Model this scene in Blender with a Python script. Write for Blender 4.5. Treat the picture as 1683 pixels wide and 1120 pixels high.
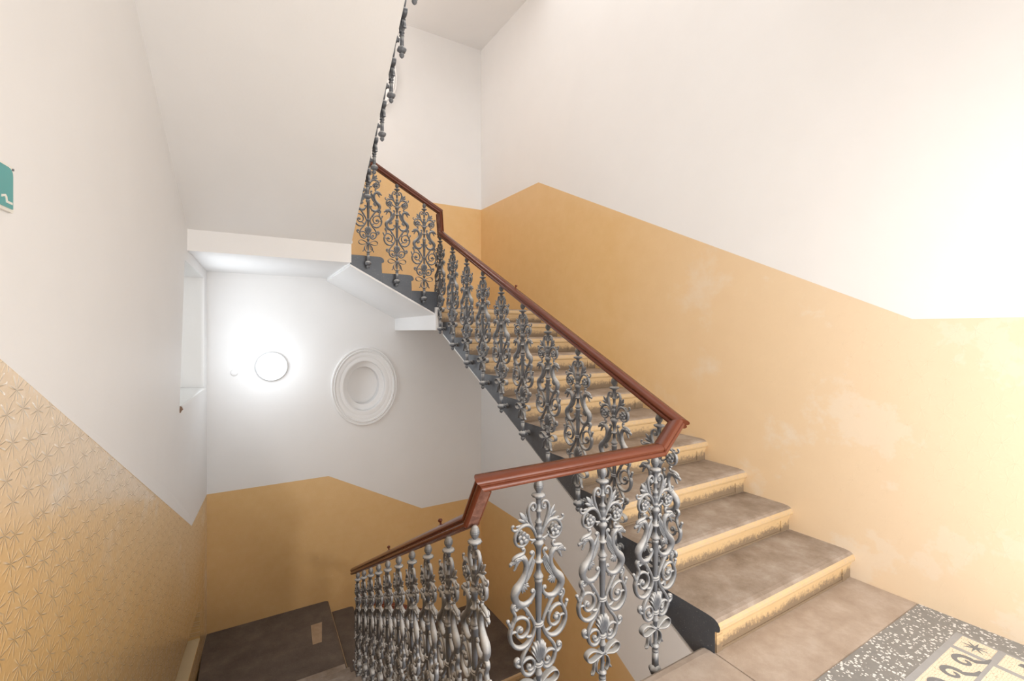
import bpy, bmesh, math, random
from mathutils import Vector, Matrix
from mathutils.geometry import delaunay_2d_cdt
random.seed(7)
sc = bpy.context.scene
for o in list(bpy.data.objects): bpy.data.objects.remove(o)
COL = sc.collection
PI = math.pi

# ------------------------------------------------------------------ camera, world, lights, exposure
cam = bpy.data.cameras.new('camera'); co = bpy.data.objects.new('camera', cam); COL.objects.link(co)
cam.sensor_width = 36.0; cam.lens = 737.99 / 1683 * 36.0
cam.shift_y = -(560 - 545.4) / 1683
cam.clip_start = 0.05
co.location = (0, 0, 1.6); co.rotation_euler = (PI / 2, 0, math.radians(-30.141))
sc.camera = co
sc.view_settings.view_transform = 'Standard'; sc.view_settings.look = 'None'
sc.view_settings.gamma = 1.0; sc.view_settings.use_curve_mapping = False
sc.view_settings.exposure = 0.22

world = bpy.data.worlds.new('sky'); sc.world = world; world.use_nodes = True
bg = world.node_tree.nodes['Background']
bg.inputs[0].default_value = (1.0, 0.98, 0.96, 1); bg.inputs[1].default_value = 2.0

def area(name, loc, rot, sx, sy, power, color=(1, 1, 1), shape='RECTANGLE'):
    l = bpy.data.lights.new(name, 'AREA'); l.shape = shape; l.size = sx; l.size_y = sy
    l.energy = power; l.color = color
    o = bpy.data.objects.new(name, l); COL.objects.link(o); o.location = loc; o.rotation_euler = rot
    return o
# daylight through the tall landing window behind the viewer
area('landing_door_daylight', (1.95, -1.06, 1.38), (PI / 2, 0, 0), 2.5, 2.5, 114, (1.0, 0.985, 0.965))
# cool daylight through the small stair window in the left wall
area('stair_window_daylight', (-0.50, 5.47, 1.55), (PI / 2, 0, -PI / 2), 1.15, 1.05, 11, (0.84, 0.92, 1.0))

# ------------------------------------------------------------------ measured plan
XL, SL = -0.8424, 0.0591          # left wall   x = XL + SL*y
XR, SR = 3.4318, -0.0375          # right wall
YB = 6.478                        # back wall
YF = -1.0                         # front wall (behind the viewer)
RR, TR = 0.1709, 0.3403           # right flight riser / tread
RS, TS = 0.1726, 0.3237           # short flights
RLs, TL = 0.16857, 0.3106         # left flights
L1 = 11 * RR; L2 = L1 + 4 * RS; RL = 12 * RLs
HD = 1.674; YI = 4.846; YE = 1.50
LB = -RL; LC = LB - 4 * RS        # lower landings
STOREY = L2 + RL
lw = lambda y: XL + SL * y
rw = lambda y: XR + SR * y
il = lambda y: 0.6868 + 0.0314 * y          # well edge of the lower left flight
iu = lambda y: 0.739 + 0.0314 * y           # well edge of the upper left flight
ir = lambda y: 2.0376 - 0.0291 * y          # well edge of the right flights

# ------------------------------------------------------------------ materials
def mat(name):
    m = bpy.data.materials.new(name); m.use_nodes = True
    return m, m.node_tree.nodes, m.node_tree.links, m.node_tree.nodes['Principled BSDF']
def nd(n, t, **kw):
    x = n.new(t)
    for k, v in kw.items(): setattr(x, k, v)
    return x
def ramp(n, l, src, stops):
    r = n.new('ShaderNodeValToRGB')
    e = r.color_ramp.elements
    while len(e) < len(stops): e.new(0.5)
    for i, (p, c) in enumerate(stops):
        e[i].position = p; e[i].color = (*c, 1) if len(c) == 3 else c
    l.new(src, r.inputs[0]); return r
def noise(n, l, scale, detail=4, rough=0.55, vec=None):
    t = n.new('ShaderNodeTexNoise'); t.inputs['Scale'].default_value = scale
    t.inputs['Detail'].default_value = detail; t.inputs['Roughness'].default_value = rough
    if vec is None:
        c = n.new('ShaderNodeTexCoord'); vec = c.outputs['Object']
    l.new(vec, t.inputs['Vector']); return t.outputs['Fac']
def mathn(n, l, op, a, b=None, c=None):
    m = n.new('ShaderNodeMath'); m.operation = op
    for i, v in enumerate((a, b, c)):
        if v is None: continue
        if isinstance(v, (int, float)): m.inputs[i].default_value = v
        else: l.new(v, m.inputs[i])
    return m.outputs[0]
def mixc(n, l, fac, a, b):
    m = n.new('ShaderNodeMix'); m.data_type = 'RGBA'
    if isinstance(fac, (int, float)): m.inputs[0].default_value = fac
    else: l.new(fac, m.inputs[0])
    for i, v in ((6, a), (7, b)):
        if isinstance(v, tuple): m.inputs[i].default_value = (*v, 1)
        else: l.new(v, m.inputs[i])
    return m.outputs[2]
def bump(n, l, h, strength, dist, p, normal=None):
    b = n.new('ShaderNodeBump'); b.inputs['Strength'].default_value = strength; b.inputs['Distance'].default_value = dist
    l.new(h, b.inputs['Height'])
    if normal is not None: l.new(normal, b.inputs['Normal'])
    if p is not None: l.new(b.outputs[0], p.inputs['Normal'])
    return b.outputs[0]

def make_plaster(name, col, rough=0.6):
    m, n, l, p = mat(name)
    f = noise(n, l, 3.0, 5)
    c = mixc(n, l, f, tuple(x * 0.97 for x in col), tuple(min(1, x * 1.02) for x in col))
    l.new(c, p.inputs['Base Color']); p.inputs['Roughness'].default_value = rough
    f2 = noise(n, l, 60, 4); bump(n, l, f2, 0.10, 0.004, p)
    return m
M_WHITE = make_plaster('white_plaster', (0.80, 0.785, 0.775))
M_SOFFIT = make_plaster('white_soffit_plaster', (0.83, 0.815, 0.805))

def make_dado():
    m, n, l, p = mat('yellow_embossed_dado')
    uv = n.new('ShaderNodeUVMap'); uv.uv_map = 'UVMap'
    sep = n.new('ShaderNodeSeparateXYZ'); l.new(uv.outputs[0], sep.inputs[0])
    C = 0.098
    u = mathn(n, l, 'DIVIDE', sep.outputs[0], C); v = mathn(n, l, 'DIVIDE', sep.outputs[1], C)
    row = mathn(n, l, 'FLOOR', v)
    par = mathn(n, l, 'MULTIPLY', mathn(n, l, 'FLOORED_MODULO', row, 2.0), 0.5)
    u2 = mathn(n, l, 'ADD', u, par)
    cu = mathn(n, l, 'FLOOR', u2)
    comb = n.new('ShaderNodeCombineXYZ'); l.new(cu, comb.inputs[0]); l.new(row, comb.inputs[1])
    wn = n.new('ShaderNodeTexWhiteNoise'); wn.noise_dimensions = '2D'; l.new(comb.outputs[0], wn.inputs['Vector'])
    sepc = n.new('ShaderNodeSeparateColor'); l.new(wn.outputs['Color'], sepc.inputs[0])
    jx = mathn(n, l, 'MULTIPLY', mathn(n, l, 'SUBTRACT', sepc.outputs[0], 0.5), 0.36)
    jy = mathn(n, l, 'MULTIPLY', mathn(n, l, 'SUBTRACT', sepc.outputs[1], 0.5), 0.36)
    fx = mathn(n, l, 'ADD', mathn(n, l, 'SUBTRACT', mathn(n, l, 'FRACT', u2), 0.5), jx)
    fy = mathn(n, l, 'ADD', mathn(n, l, 'SUBTRACT', mathn(n, l, 'FRACT', v), 0.5), jy)
    r = mathn(n, l, 'SQRT', mathn(n, l, 'ADD', mathn(n, l, 'MULTIPLY', fx, fx), mathn(n, l, 'MULTIPLY', fy, fy)))
    th = mathn(n, l, 'ARCTAN2', fy, fx)
    ph = mathn(n, l, 'MULTIPLY', sepc.outputs[2], 6.28)
    ray = mathn(n, l, 'COSINE', mathn(n, l, 'ADD', mathn(n, l, 'MULTIPLY', th, 9.0), ph))
    # ray ridge gets thinner in angle as r grows
    rayd = mathn(n, l, 'POWER', mathn(n, l, 'MAXIMUM', mathn(n, l, 'MULTIPLY_ADD', ray, 0.5, 0.5), 0.0), 7.0)
    fall = mathn(n, l, 'MAXIMUM', mathn(n, l, 'SUBTRACT', 1.0, mathn(n, l, 'MULTIPLY', r, 1.6)), 0.0)
    hstar = mathn(n, l, 'MULTIPLY', rayd, fall)
    nf = noise(n, l, 28, 3, 0.6, uv.outputs[0])
    hh = mathn(n, l, 'ADD', hstar, mathn(n, l, 'MULTIPLY', nf, 0.25))
    rel = n.new('ShaderNodeAttribute'); rel.attribute_name = 'relief'
    hh = mathn(n, l, 'MULTIPLY', hh, rel.outputs['Fac'])
    bump(n, l, hh, 1.0, 0.006, p)
    # colour: ochre with bleached worn patches, plus a painted glare wash on the right wall
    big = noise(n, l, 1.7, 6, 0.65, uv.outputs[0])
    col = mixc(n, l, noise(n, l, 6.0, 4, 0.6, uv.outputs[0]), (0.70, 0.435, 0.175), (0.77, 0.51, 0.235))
    wear_glare = ramp(n, l, big, [(0.55, (0, 0, 0)), (0.66, (1, 1, 1))])
    att = n.new('ShaderNodeAttribute'); att.attribute_name = 'wear_glare'
    wf = mathn(n, l, 'MULTIPLY', mathn(n, l, 'ADD', mathn(n, l, 'MULTIPLY', wear_glare.outputs[0], 0.35), 0.35), att.outputs['Fac'])
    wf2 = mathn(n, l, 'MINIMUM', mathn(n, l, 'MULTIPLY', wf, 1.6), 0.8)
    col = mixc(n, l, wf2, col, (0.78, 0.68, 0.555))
    col = mixc(n, l, mathn(n, l, 'MULTIPLY', mathn(n, l, 'MULTIPLY', hstar, rel.outputs['Fac']), 1.0), col, (0.90, 0.77, 0.56))   # glints painted in as pale colour along the ridges
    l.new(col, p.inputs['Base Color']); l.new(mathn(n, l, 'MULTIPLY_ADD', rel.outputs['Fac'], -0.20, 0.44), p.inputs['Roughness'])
    p.inputs['Coat Weight'].default_value = 0.6; l.new(mathn(n, l, 'MULTIPLY_ADD', rel.outputs['Fac'], -0.40, 0.58), p.inputs['Coat Roughness'])
    return m
M_DADO = make_dado()

def make_stone(name, c1, c2, c3, scale=5.0):
    m, n, l, p = mat(name)
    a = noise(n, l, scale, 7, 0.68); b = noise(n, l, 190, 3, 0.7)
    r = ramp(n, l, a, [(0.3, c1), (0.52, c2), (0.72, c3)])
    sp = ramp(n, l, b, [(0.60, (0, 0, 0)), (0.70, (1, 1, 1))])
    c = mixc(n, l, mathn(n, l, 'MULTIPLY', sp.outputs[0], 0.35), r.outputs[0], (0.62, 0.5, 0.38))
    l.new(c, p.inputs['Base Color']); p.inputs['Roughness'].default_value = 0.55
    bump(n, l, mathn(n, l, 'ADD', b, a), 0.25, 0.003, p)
    return m
M_STONE = make_stone('worn_brown_stone', (0.20, 0.15, 0.11), (0.315, 0.25, 0.20), (0.43, 0.37, 0.32))
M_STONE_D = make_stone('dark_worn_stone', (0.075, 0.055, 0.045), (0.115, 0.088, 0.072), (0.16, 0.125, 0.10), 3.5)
M_SLAB = make_stone('landing_sandstone', (0.34, 0.26, 0.20), (0.42, 0.335, 0.27), (0.50, 0.42, 0.355), 6.0)
M_PATCH = make_stone('patched_stone', (0.34, 0.23, 0.14), (0.40, 0.28, 0.18), (0.46, 0.33, 0.22), 18)

def make_riser():
    m, n, l, p = mat('ochre_riser_paint')
    tc = n.new('ShaderNodeUVMap'); tc.uv_map = 'UVMap'
    sep = n.new('ShaderNodeSeparateXYZ'); l.new(tc.outputs[0], sep.inputs[0])   # u metres across, v 0 at the foot .. 1 at the nose
    f = noise(n, l, 7, 6, 0.65)
    f2 = noise(n, l, 45, 5, 0.75)
    base = mixc(n, l, f, (0.49, 0.325, 0.16), (0.60, 0.435, 0.245))
    # scuffed dirt rising from the foot of the riser
    dirt = mathn(n, l, 'SUBTRACT', mathn(n, l, 'ADD', mathn(n, l, 'MULTIPLY', f2, 0.6), mathn(n, l, 'MULTIPLY', f, 0.45)), mathn(n, l, 'MULTIPLY', sep.outputs[1], 0.85))
    d = ramp(n, l, dirt, [(0.16, (0, 0, 0)), (0.34, (1, 1, 1))])
    c = mixc(n, l, mathn(n, l, 'MULTIPLY', d.outputs[0], 0.82), base, (0.13, 0.095, 0.07))
    # worn pale nose
    wn = mathn(n, l, 'MULTIPLY', mathn(n, l, 'GREATER_THAN', sep.outputs[1], 0.72), ramp(n, l, f2, [(0.42, (0, 0, 0)), (0.6, (1, 1, 1))]).outputs[0])
    c = mixc(n, l, mathn(n, l, 'MULTIPLY', wn, 0.55), c, (0.42, 0.33, 0.25))
    l.new(c, p.inputs['Base Color']); p.inputs['Roughness'].default_value = 0.45
    bump(n, l, f2, 0.3, 0.003, p)
    return m
M_RISER = make_riser()

def make_dark():
    m, n, l, p = mat('slate_blue_stringer_paint')
    f = noise(n, l, 6, 6, 0.7); b = noise(n, l, 120, 3, 0.7)
    c = mixc(n, l, f, (0.052, 0.058, 0.070), (0.115, 0.127, 0.150))
    sp = ramp(n, l, b, [(0.63, (0, 0, 0)), (0.70, (1, 1, 1))])
    c = mixc(n, l, mathn(n, l, 'MULTIPLY', sp.outputs[0], 0.5), c, (0.38, 0.38, 0.38))
    l.new(c, p.inputs['Base Color']); p.inputs['Roughness'].default_value = 0.38
    bump(n, l, f, 0.2, 0.006, p)
    return m
M_DARK = make_dark()

def make_iron():
    m, n, l, p = mat('grey_painted_cast_iron')
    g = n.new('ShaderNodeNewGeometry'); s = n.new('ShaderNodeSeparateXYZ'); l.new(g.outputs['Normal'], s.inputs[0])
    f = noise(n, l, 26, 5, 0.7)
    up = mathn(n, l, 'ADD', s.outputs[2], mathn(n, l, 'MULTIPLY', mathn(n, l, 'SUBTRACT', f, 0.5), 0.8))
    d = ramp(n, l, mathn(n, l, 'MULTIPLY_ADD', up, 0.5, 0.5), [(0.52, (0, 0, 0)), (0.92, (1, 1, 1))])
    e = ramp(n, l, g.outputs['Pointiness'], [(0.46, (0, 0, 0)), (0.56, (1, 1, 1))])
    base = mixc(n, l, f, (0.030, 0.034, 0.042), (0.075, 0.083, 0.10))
    base = mixc(n, l, mathn(n, l, 'MULTIPLY', e.outputs[0], 0.24), base, (0.34, 0.35, 0.37))          # paler on convex edges
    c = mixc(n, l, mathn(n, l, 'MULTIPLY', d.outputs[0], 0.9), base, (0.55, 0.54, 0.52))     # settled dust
    l.new(c, p.inputs['Base Color']); p.inputs['Roughness'].default_value = 0.42
    return m
M_IRON = make_iron()

def make_rail():
    m, n, l, p = mat('red_brown_varnished_wood')
    f = noise(n, l, 9, 5, 0.6); b = noise(n, l, 70, 3, 0.7)
    c = mixc(n, l, f, (0.098, 0.024, 0.010), (0.155, 0.040, 0.017))
    sp = ramp(n, l, b, [(0.735, (0, 0, 0)), (0.76, (1, 1, 1))])
    c = mixc(n, l, mathn(n, l, 'MULTIPLY', sp.outputs[0], 0.55), c, (0.6, 0.42, 0.34))
    l.new(c, p.inputs['Base Color']); p.inputs['Roughness'].default_value = 0.26
    p.inputs['Specular IOR Level'].default_value = 0.35
    return m
M_RAIL = make_rail()

def make_terrazzo():
    m, n, l, p = mat('grey_terrazzo')
    tc = n.new('ShaderNodeTexCoord'); mp = n.new('ShaderNodeMapping'); l.new(tc.outputs['Object'], mp.inputs[0])
    v = n.new('ShaderNodeTexVoronoi'); v.inputs['Scale'].default_value = 74; v.inputs['Randomness'].default_value = 1.0
    l.new(mp.outputs[0], v.inputs['Vector'])
    s = n.new('ShaderNodeSeparateColor'); l.new(v.outputs['Color'], s.inputs[0])
    thr = mathn(n, l, 'MULTIPLY', mathn(n, l, 'SUBTRACT', s.outputs[0], 0.26), 0.80)
    chip = mathn(n, l, 'LESS_THAN', v.outputs['Distance'], thr)
    g = mixc(n, l, noise(n, l, 30, 4), (0.17, 0.17, 0.165), (0.27, 0.265, 0.26))
    c = mixc(n, l, chip, g, (0.74, 0.72, 0.70))
    l.new(c, p.inputs['Base Color']); p.inputs['Roughness'].default_value = 0.28
    return m
M_TERR = make_terrazzo()
def make_marble(name, c1, c2, rough=0.22, scale=9):
    m, n, l, p = mat(name)
    f = noise(n, l, scale, 6, 0.65); l.new(mixc(n, l, f, c1, c2), p.inputs['Base Color']); p.inputs['Roughness'].default_value = rough
    return m
M_GMARB = make_marble('grey_marble_strip', (0.27, 0.275, 0.285), (0.38, 0.38, 0.385))
M_DMARB = make_marble('dark_marble_inlay', (0.13, 0.14, 0.155), (0.22, 0.225, 0.235))
def make_mosaic():
    m, n, l, p = mat('cream_mosaic')
    v = n.new('ShaderNodeTexVoronoi'); v.inputs['Scale'].default_value = 95; v.inputs['Randomness'].default_value = 0.5
    v.feature = 'DISTANCE_TO_EDGE'
    tc = n.new('ShaderNodeTexCoord'); l.new(tc.outputs['Object'], v.inputs['Vector'])
    e = ramp(n, l, v.outputs['Distance'], [(0.02, (0, 0, 0)), (0.08, (1, 1, 1))])
    f = noise(n, l, 80, 2)
    c = mixc(n, l, e.outputs[0], (0.48, 0.38, 0.28), mixc(n, l, f, (0.72, 0.60, 0.44), (0.84, 0.76, 0.62)))
    l.new(c, p.inputs['Base Color']); p.inputs['Roughness'].default_value = 0.2
    return m
M_MOS = make_mosaic()
def plain(name, c, rough=0.5, emit=0, metal=0):
    m, n, l, p = mat(name); p.inputs['Base Color'].default_value = (*c, 1); p.inputs['Roughness'].default_value = rough
    p.inputs['Metallic'].default_value = metal
    if emit:
        p.inputs['Emission Color'].default_value = (*c, 1); p.inputs['Emission Strength'].default_value = emit
    else:
        f = noise(n, l, 12, 4)
        l.new(mixc(n, l, f, tuple(x * 0.93 for x in c), c), p.inputs['Base Color'])
    return m
M_LAMP = plain('opal_lamp_glass', (0.93, 0.97, 1.0), 0.3, 3.0)
M_LAMPRIM = plain('white_lamp_rim', (0.72, 0.73, 0.74), 0.4)
M_TEAL = plain('teal_enamel', (0.09, 0.36, 0.36), 0.25)
M_CREAM = plain('cream_enamel', (0.80, 0.77, 0.70), 0.35)
M_FRAME = plain('white_window_paint', (0.8, 0.79, 0.77), 0.4)
M_BROKEN = plain('broken_brick', (0.25, 0.16, 0.11), 0.9)
M_BEIGE = plain('beige_sill_paint', (0.66, 0.52, 0.31), 0.5)
M_FLAKE = make_stone('flaking_brown_primer', (0.09, 0.035, 0.025), (0.16, 0.07, 0.05), (0.24, 0.12, 0.09), 30)
def make_glass():
    m, n, l, p = mat('window_glass'); p.inputs['Transmission Weight'].default_value = 1; p.inputs['Roughness'].default_value = 0.25
    p.inputs['Base Color'].default_value = (0.9, 0.95, 0.95, 1); return m
M_GLASS = make_glass()

# ------------------------------------------------------------------ helpers
def link(name, me, mats, parent=None, smooth=False):
    if not isinstance(mats, (list, tuple)): mats = [mats]
    for m in mats: me.materials.append(m)
    if smooth:
        for p in me.polygons: p.use_smooth = True
    o = bpy.data.objects.new(name, me); COL.objects.link(o)
    if parent: o.parent = parent
    return o
def from_bm(name, bm, mats, parent=None, smooth=False, recalc=True):
    if recalc: bmesh.ops.recalc_face_normals(bm, faces=bm.faces)
    me = bpy.data.meshes.new(name); bm.to_mesh(me); bm.free()
    return link(name, me, mats, parent, smooth)
def pyd(name, vs, fs, mats, parent=None, smooth=False):
    bm = bmesh.new(); vv = [bm.verts.new(v) for v in vs]
    for f in fs:
        try: bm.faces.new([vv[i] for i in f])
        except ValueError: pass
    return from_bm(name, bm, mats, parent, smooth)
def empty(name, loc=(0, 0, 0), rz=0.0):
    o = bpy.data.objects.new(name, None); COL.objects.link(o); o.location = loc; o.rotation_euler = (0, 0, rz)
    o.empty_display_size = 0.1; return o
def tag(o, label, cat, group=None):
    o['label'] = label; o['category'] = cat
    if group: o['group'] = group
    return o
def struct(o):
    o['kind'] = 'structure'; return o
def bm_box(bm, lo, hi, mi=0):
    vs = [bm.verts.new((x, y, z)) for z in (lo[2], hi[2]) for y in (lo[1], hi[1]) for x in (lo[0], hi[0])]
    for f in ((0, 2, 3, 1), (4, 5, 7, 6), (0, 1, 5, 4), (1, 3, 7, 5), (3, 2, 6, 7), (2, 0, 4, 6)):
        bm.faces.new([vs[i] for i in f]).material_index = mi
def bm_prism(bm, poly, z0, z1, mi=0):
    a = [bm.verts.new((x, y, z0)) for x, y in poly]; b = [bm.verts.new((x, y, z1)) for x, y in poly]
    k = len(poly)
    bm.faces.new(a[::-1]).material_index = mi; bm.faces.new(b).material_index = mi
    for i in range(k): bm.faces.new((a[i], a[(i + 1) % k], b[(i + 1) % k], b[i])).material_index = mi
def bm_hex(bm, A, B, mi=0):
    """two quads A (4 pts) and B (4 pts) joined to a closed block"""
    a = [bm.verts.new(p) for p in A]; b = [bm.verts.new(p) for p in B]
    bm.faces.new(a[::-1]).material_index = mi; bm.faces.new(b).material_index = mi
    for i in range(4): bm.faces.new((a[i], a[(i + 1) % 4], b[(i + 1) % 4], b[i])).material_index = mi
def bm_lathe(bm, prof, n=16, M=None, mi=0, fn=None):
    rings = []
    for r, z in prof:
        if r < 1e-6: rings.append([bm.verts.new(M @ Vector((0, 0, z)) if M else (0, 0, z))]); continue
        ring = []
        for i in range(n):
            a = 2 * PI * i / n; rr = r * (fn(a, z) if fn else 1)
            v = Vector((rr * math.cos(a), rr * math.sin(a), z)); ring.append(bm.verts.new(M @ v if M else v))
        rings.append(ring)
    for A, B in zip(rings, rings[1:]):
        if len(A) == 1 and len(B) == 1: continue
        for i in range(n):
            j = (i + 1) % n
            if len(A) == 1: f = (A[0], B[j], B[i])
            elif len(B) == 1: f = (A[i], A[j], B[0])
            else: f = (A[i], A[j], B[j], B[i])
            bm.faces.new(f).material_index = mi
    if len(rings[0]) > 1: bm.faces.new(rings[0][::-1])
    if len(rings[-1]) > 1: bm.faces.new(rings[-1])

# ------------------------------------------------------------------ walls
def interp(pl, s):
    if s <= pl[0][0]: return pl[0][1]
    for (a, za), (b, zb) in zip(pl, pl[1:]):
        if s <= b: return za + (zb - za) * (s - a) / max(1e-9, b - a)
    return pl[-1][1]
def wall(name, to3, s0, s1, z0, z1, lines, bands, holes, thick=0.45, wear_glare_fn=None, relief=.13):
    """flat wall: to3(s,z) -> point; lines = paint edges; bands = [(lo,hi)] polylines between which it is yellow"""
    V, E = [], []
    def addpl(pts, close=False):
        i0 = len(V); V.extend(Vector(p) for p in pts)
        for i in range(len(pts) - 1): E.append((i0 + i, i0 + i + 1))
        if close: E.append((len(V) - 1, i0))
    addpl([(s0, z0), (s1, z0), (s1, z1), (s0, z1)], True)
    for pl in lines:
        q = [(s0, interp(pl, s0))] + [p for p in pl if s0 < p[0] < s1] + [(s1, interp(pl, s1))]
        addpl(q)
    for h in holes: addpl(h, True)
    # extra points so that vertex attributes can vary
    n = 26
    for i in range(1, n):
        for j in range(1, n): V.append(Vector((s0 + (s1 - s0) * i / n, z0 + (z1 - z0) * j / n)))
    vs, es, fs, *_ = delaunay_2d_cdt(V, E, [], 0, 1e-5)
    def inside(h, p):
        c = False
        for (ax, ay), (bx, by) in zip(h, h[1:] + h[:1]):
            if (ay > p[1]) != (by > p[1]) and p[0] < (bx - ax) * (p[1] - ay) / (by - ay) + ax: c = not c
        return c
    bm = bmesh.new(); uvl = bm.loops.layers.uv.new('UVMap'); wl = bm.verts.layers.float.new('wear_glare'); rl_ = bm.verts.layers.float.new('relief')
    bv = [bm.verts.new(to3(v[0], v[1])) for v in vs]
    for b in bv: b[rl_] = relief
    for v, b in zip(vs, bv): b[wl] = wear_glare_fn(v[0], v[1]) if wear_glare_fn else 0.0
    for f in fs:
        c = sum((vs[i] for i in f), Vector((0, 0))) / len(f)
        if not (s0 < c[0] < s1 and z0 < c[1] < z1): continue
        if any(inside(h, c) for h in holes): continue
        fc = bm.faces.new([bv[i] for i in f])
        fc.material_index = 1 if any(interp(lo, c[0]) < c[1] < interp(hi, c[0]) for lo, hi in bands) else 0
        for lp, i in zip(fc.loops, f): lp[uvl].uv = vs[i]
    bmesh.ops.delete(bm, geom=[v for v in bm.verts if not v.link_faces], context='VERTS')
    o = from_bm(name, bm, [M_WHITE, M_DADO], None, False, recalc=False)
    md = o.modifiers.new('thickness', 'SOLIDIFY'); md.thickness = thick; md.offset = -1
    return struct(o)
BOT = [(-9, -9), (9, -9)]
# back wall (normal -y): s = x
x0b, x1b = lw(YB), rw(YB)
dlow_b = [(-1, LB + HD), (0.901, LB + HD), (2.201, LC + HD), (4, LC + HD)]
dup_b = [(-1, L2 + HD), (0.905, L2 + HD), (2.205, L1 + HD), (4, L1 + HD)]
mid_b = [(-1, L2 - .12), (0.88, L2 - .12), (1.85, L1 - .12), (4, L1 - .12)]
MA, MB_ = 0.45, 0.55
MED = [(1.378, 0.837), (1.378, 5.25)]
holes = [[(cx + MA * .72 * math.cos(2 * PI * i / 48), cz + MB_ * .72 * math.sin(2 * PI * i / 48)) for i in range(48)] for cx, cz in MED]
wb = wall('wall_back', lambda s, z: (s, YB, z), x0b, x1b, -5, 7.6, [dlow_b, dup_b, mid_b], [(BOT, dlow_b), (mid_b, dup_b)], holes, 0.35)
# right wall (normal -x): s = -y so that the face winding looks into the room
neg = lambda pl: [(-a, z) for a, z in reversed(pl)]
dlow_r = neg([(-3, -4.4), (0, -3.51), (4.95, LC + HD), (8, LC + HD)])
dup_r = neg([(-3, HD), (1.109, HD), (4.905, L1 + HD), (8, L1 + HD)])
mid_r = neg([(-3, -.1), (1.40, -.1), (1.50, -.08), (4.86, L1 - .22), (8, L1 - .22)])
wr = wall('wall_right', lambda s, z: (rw(-s), -s, z), -YB, -YF, -5, 7.6, [dlow_r, dup_r, mid_r], [(BOT, dlow_r), (mid_r, dup_r)], [], 0.35, lambda s, z: max(0.0, min(1.2, 1.2 * (3.6 + s) / 2.5)), .06)  # paler towards the landing: bright light painted into the dado colour
# left wall (normal +x): s = y
dlow_l = [(-3, HD), (1.71, HD), (5.505, LB + HD), (8, LB + HD)]
mid_l = [(-3, STOREY - .15), (1.35, STOREY - .15), (4.95, L2 - .12), (8, L2 - .12)]
dup_l = [(a, z + HD) for a, z in mid_l]
WY0, WY1, WZ0, WZ1 = 4.745, 6.205, 0.955, 2.215
NY0, NY1, NZ0, NZ1 = 4.6, 6.0, -1.785, -1.385
lean = lambda y, z: .028 * max(0.0, z + .2) * max(0.0, min(1.0, (YB - y) / 1.63))   # the old wall leans in towards its top
wl_ = wall('wall_left', lambda s, z: (lw(s) + lean(s, z), s, z), YF, YB, -5, 7.6, [dlow_l, mid_l, dup_l], [(BOT, dlow_l), (mid_l, dup_l)],
     [[(WY0, WZ0), (WY1, WZ0), (WY1, WZ1), (WY0, WZ1)], [(NY0, NZ0), (NY1, NZ0), (NY1, NZ1), (NY0, NZ1)]], 0.45,
     lambda s, z: max(0.0, min(1.0, 1.25 - (interp(dlow_l, s) - z) / 0.62)) if z < interp(dlow_l, s) + .01 else 0.0, 1.0)
# low niche: back and painted bottom
pyd('niche_back', [(lw(NY0) - .24, NY0 - .05, NZ0 - .05), (lw(NY1) - .24, NY1 + .05, NZ0 - .05), (lw(NY1) - .24, NY1 + .05, NZ1 + .05), (lw(NY0) - .24, NY0 - .05, NZ1 + .05),
    (lw(NY0) - .3, NY0 - .05, NZ0 - .05), (lw(NY1) - .3, NY1 + .05, NZ0 - .05), (lw(NY1) - .3, NY1 + .05, NZ1 + .05), (lw(NY0) - .3, NY0 - .05, NZ1 + .05)],
    [(0, 1, 2, 3), (7, 6, 5, 4), (0, 4, 5, 1), (1, 5, 6, 2), (2, 6, 7, 3), (3, 7, 4, 0)], M_BEIGE, wl_)
bm = bmesh.new(); e = .004
bm_hex(bm, [(lw(NY0) - .24, NY0, NZ0), (lw(NY0) - e, NY0, NZ0), (lw(NY1) - e, NY1, NZ0), (lw(NY1) - .24, NY1, NZ0)],
       [(lw(NY0) - .24, NY0, NZ0 + .012), (lw(NY0) - e, NY0, NZ0 + .012), (lw(NY1) - e, NY1, NZ0 + .012), (lw(NY1) - .24, NY1, NZ0 + .012)])
from_bm('niche_sill', bm, M_BEIGE, wl_)
# front wall behind the viewer with the glazed double door the daylight comes through
WF0, WF1, WFZ0, WFZ1 = 0.30, 3.22, 0.06, 2.66
wf_ = wall('wall_front', lambda s, z: (-s, YF, z), -(rw(YF)), -(lw(YF)), -5, 7.6, [[(-9, HD), (9, HD)]], [(BOT, [(-9, HD), (9, HD)])],
     [[(-WF1, WFZ0), (-WF0, WFZ0), (-WF0, WFZ1), (-WF1, WFZ1)]], 0.35)

# ------------------------------------------------------------------ windows
def window(name, P, w, h, nx, nz, depth=.05):
    """P(a,b,d): a across, b up, d outward"""
    bm = bmesh.new(); t = .055
    def bar(a0, a1, b0, b1):
        bm_hex(bm, [P(a0, b0, 0), P(a1, b0, 0), P(a1, b1, 0), P(a0, b1, 0)], [P(a0, b0, depth), P(a1, b0, depth), P(a1, b1, depth), P(a0, b1, depth)])
    bar(0, t, 0, h); bar(w - t, w, 0, h); bar(t, w - t, 0, t); bar(t, w - t, h - t, h)
    for i in range(1, nx): bar(w * i / nx - t / 2, w * i / nx + t / 2, t, h - t)
    for i in range(1, nz): bar(t, w - t, h * i / nz - t / 3, h * i / nz + t / 3)
    f = struct(from_bm(name, bm, M_FRAME))
    for i in range(nx):
        bm = bmesh.new(); a0, a1 = w * i / nx, w * (i + 1) / nx
        bm_hex(bm, [P(a0 + .02, .02, .02), P(a1 - .02, .02, .02), P(a1 - .02, h - .02, .02), P(a0 + .02, h - .02, .02)],
               [P(a0 + .02, .02, .026), P(a1 - .02, .02, .026), P(a1 - .02, h - .02, .026), P(a0 + .02, h - .02, .026)])
        from_bm('pane', bm, M_GLASS, f)
    return f
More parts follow.
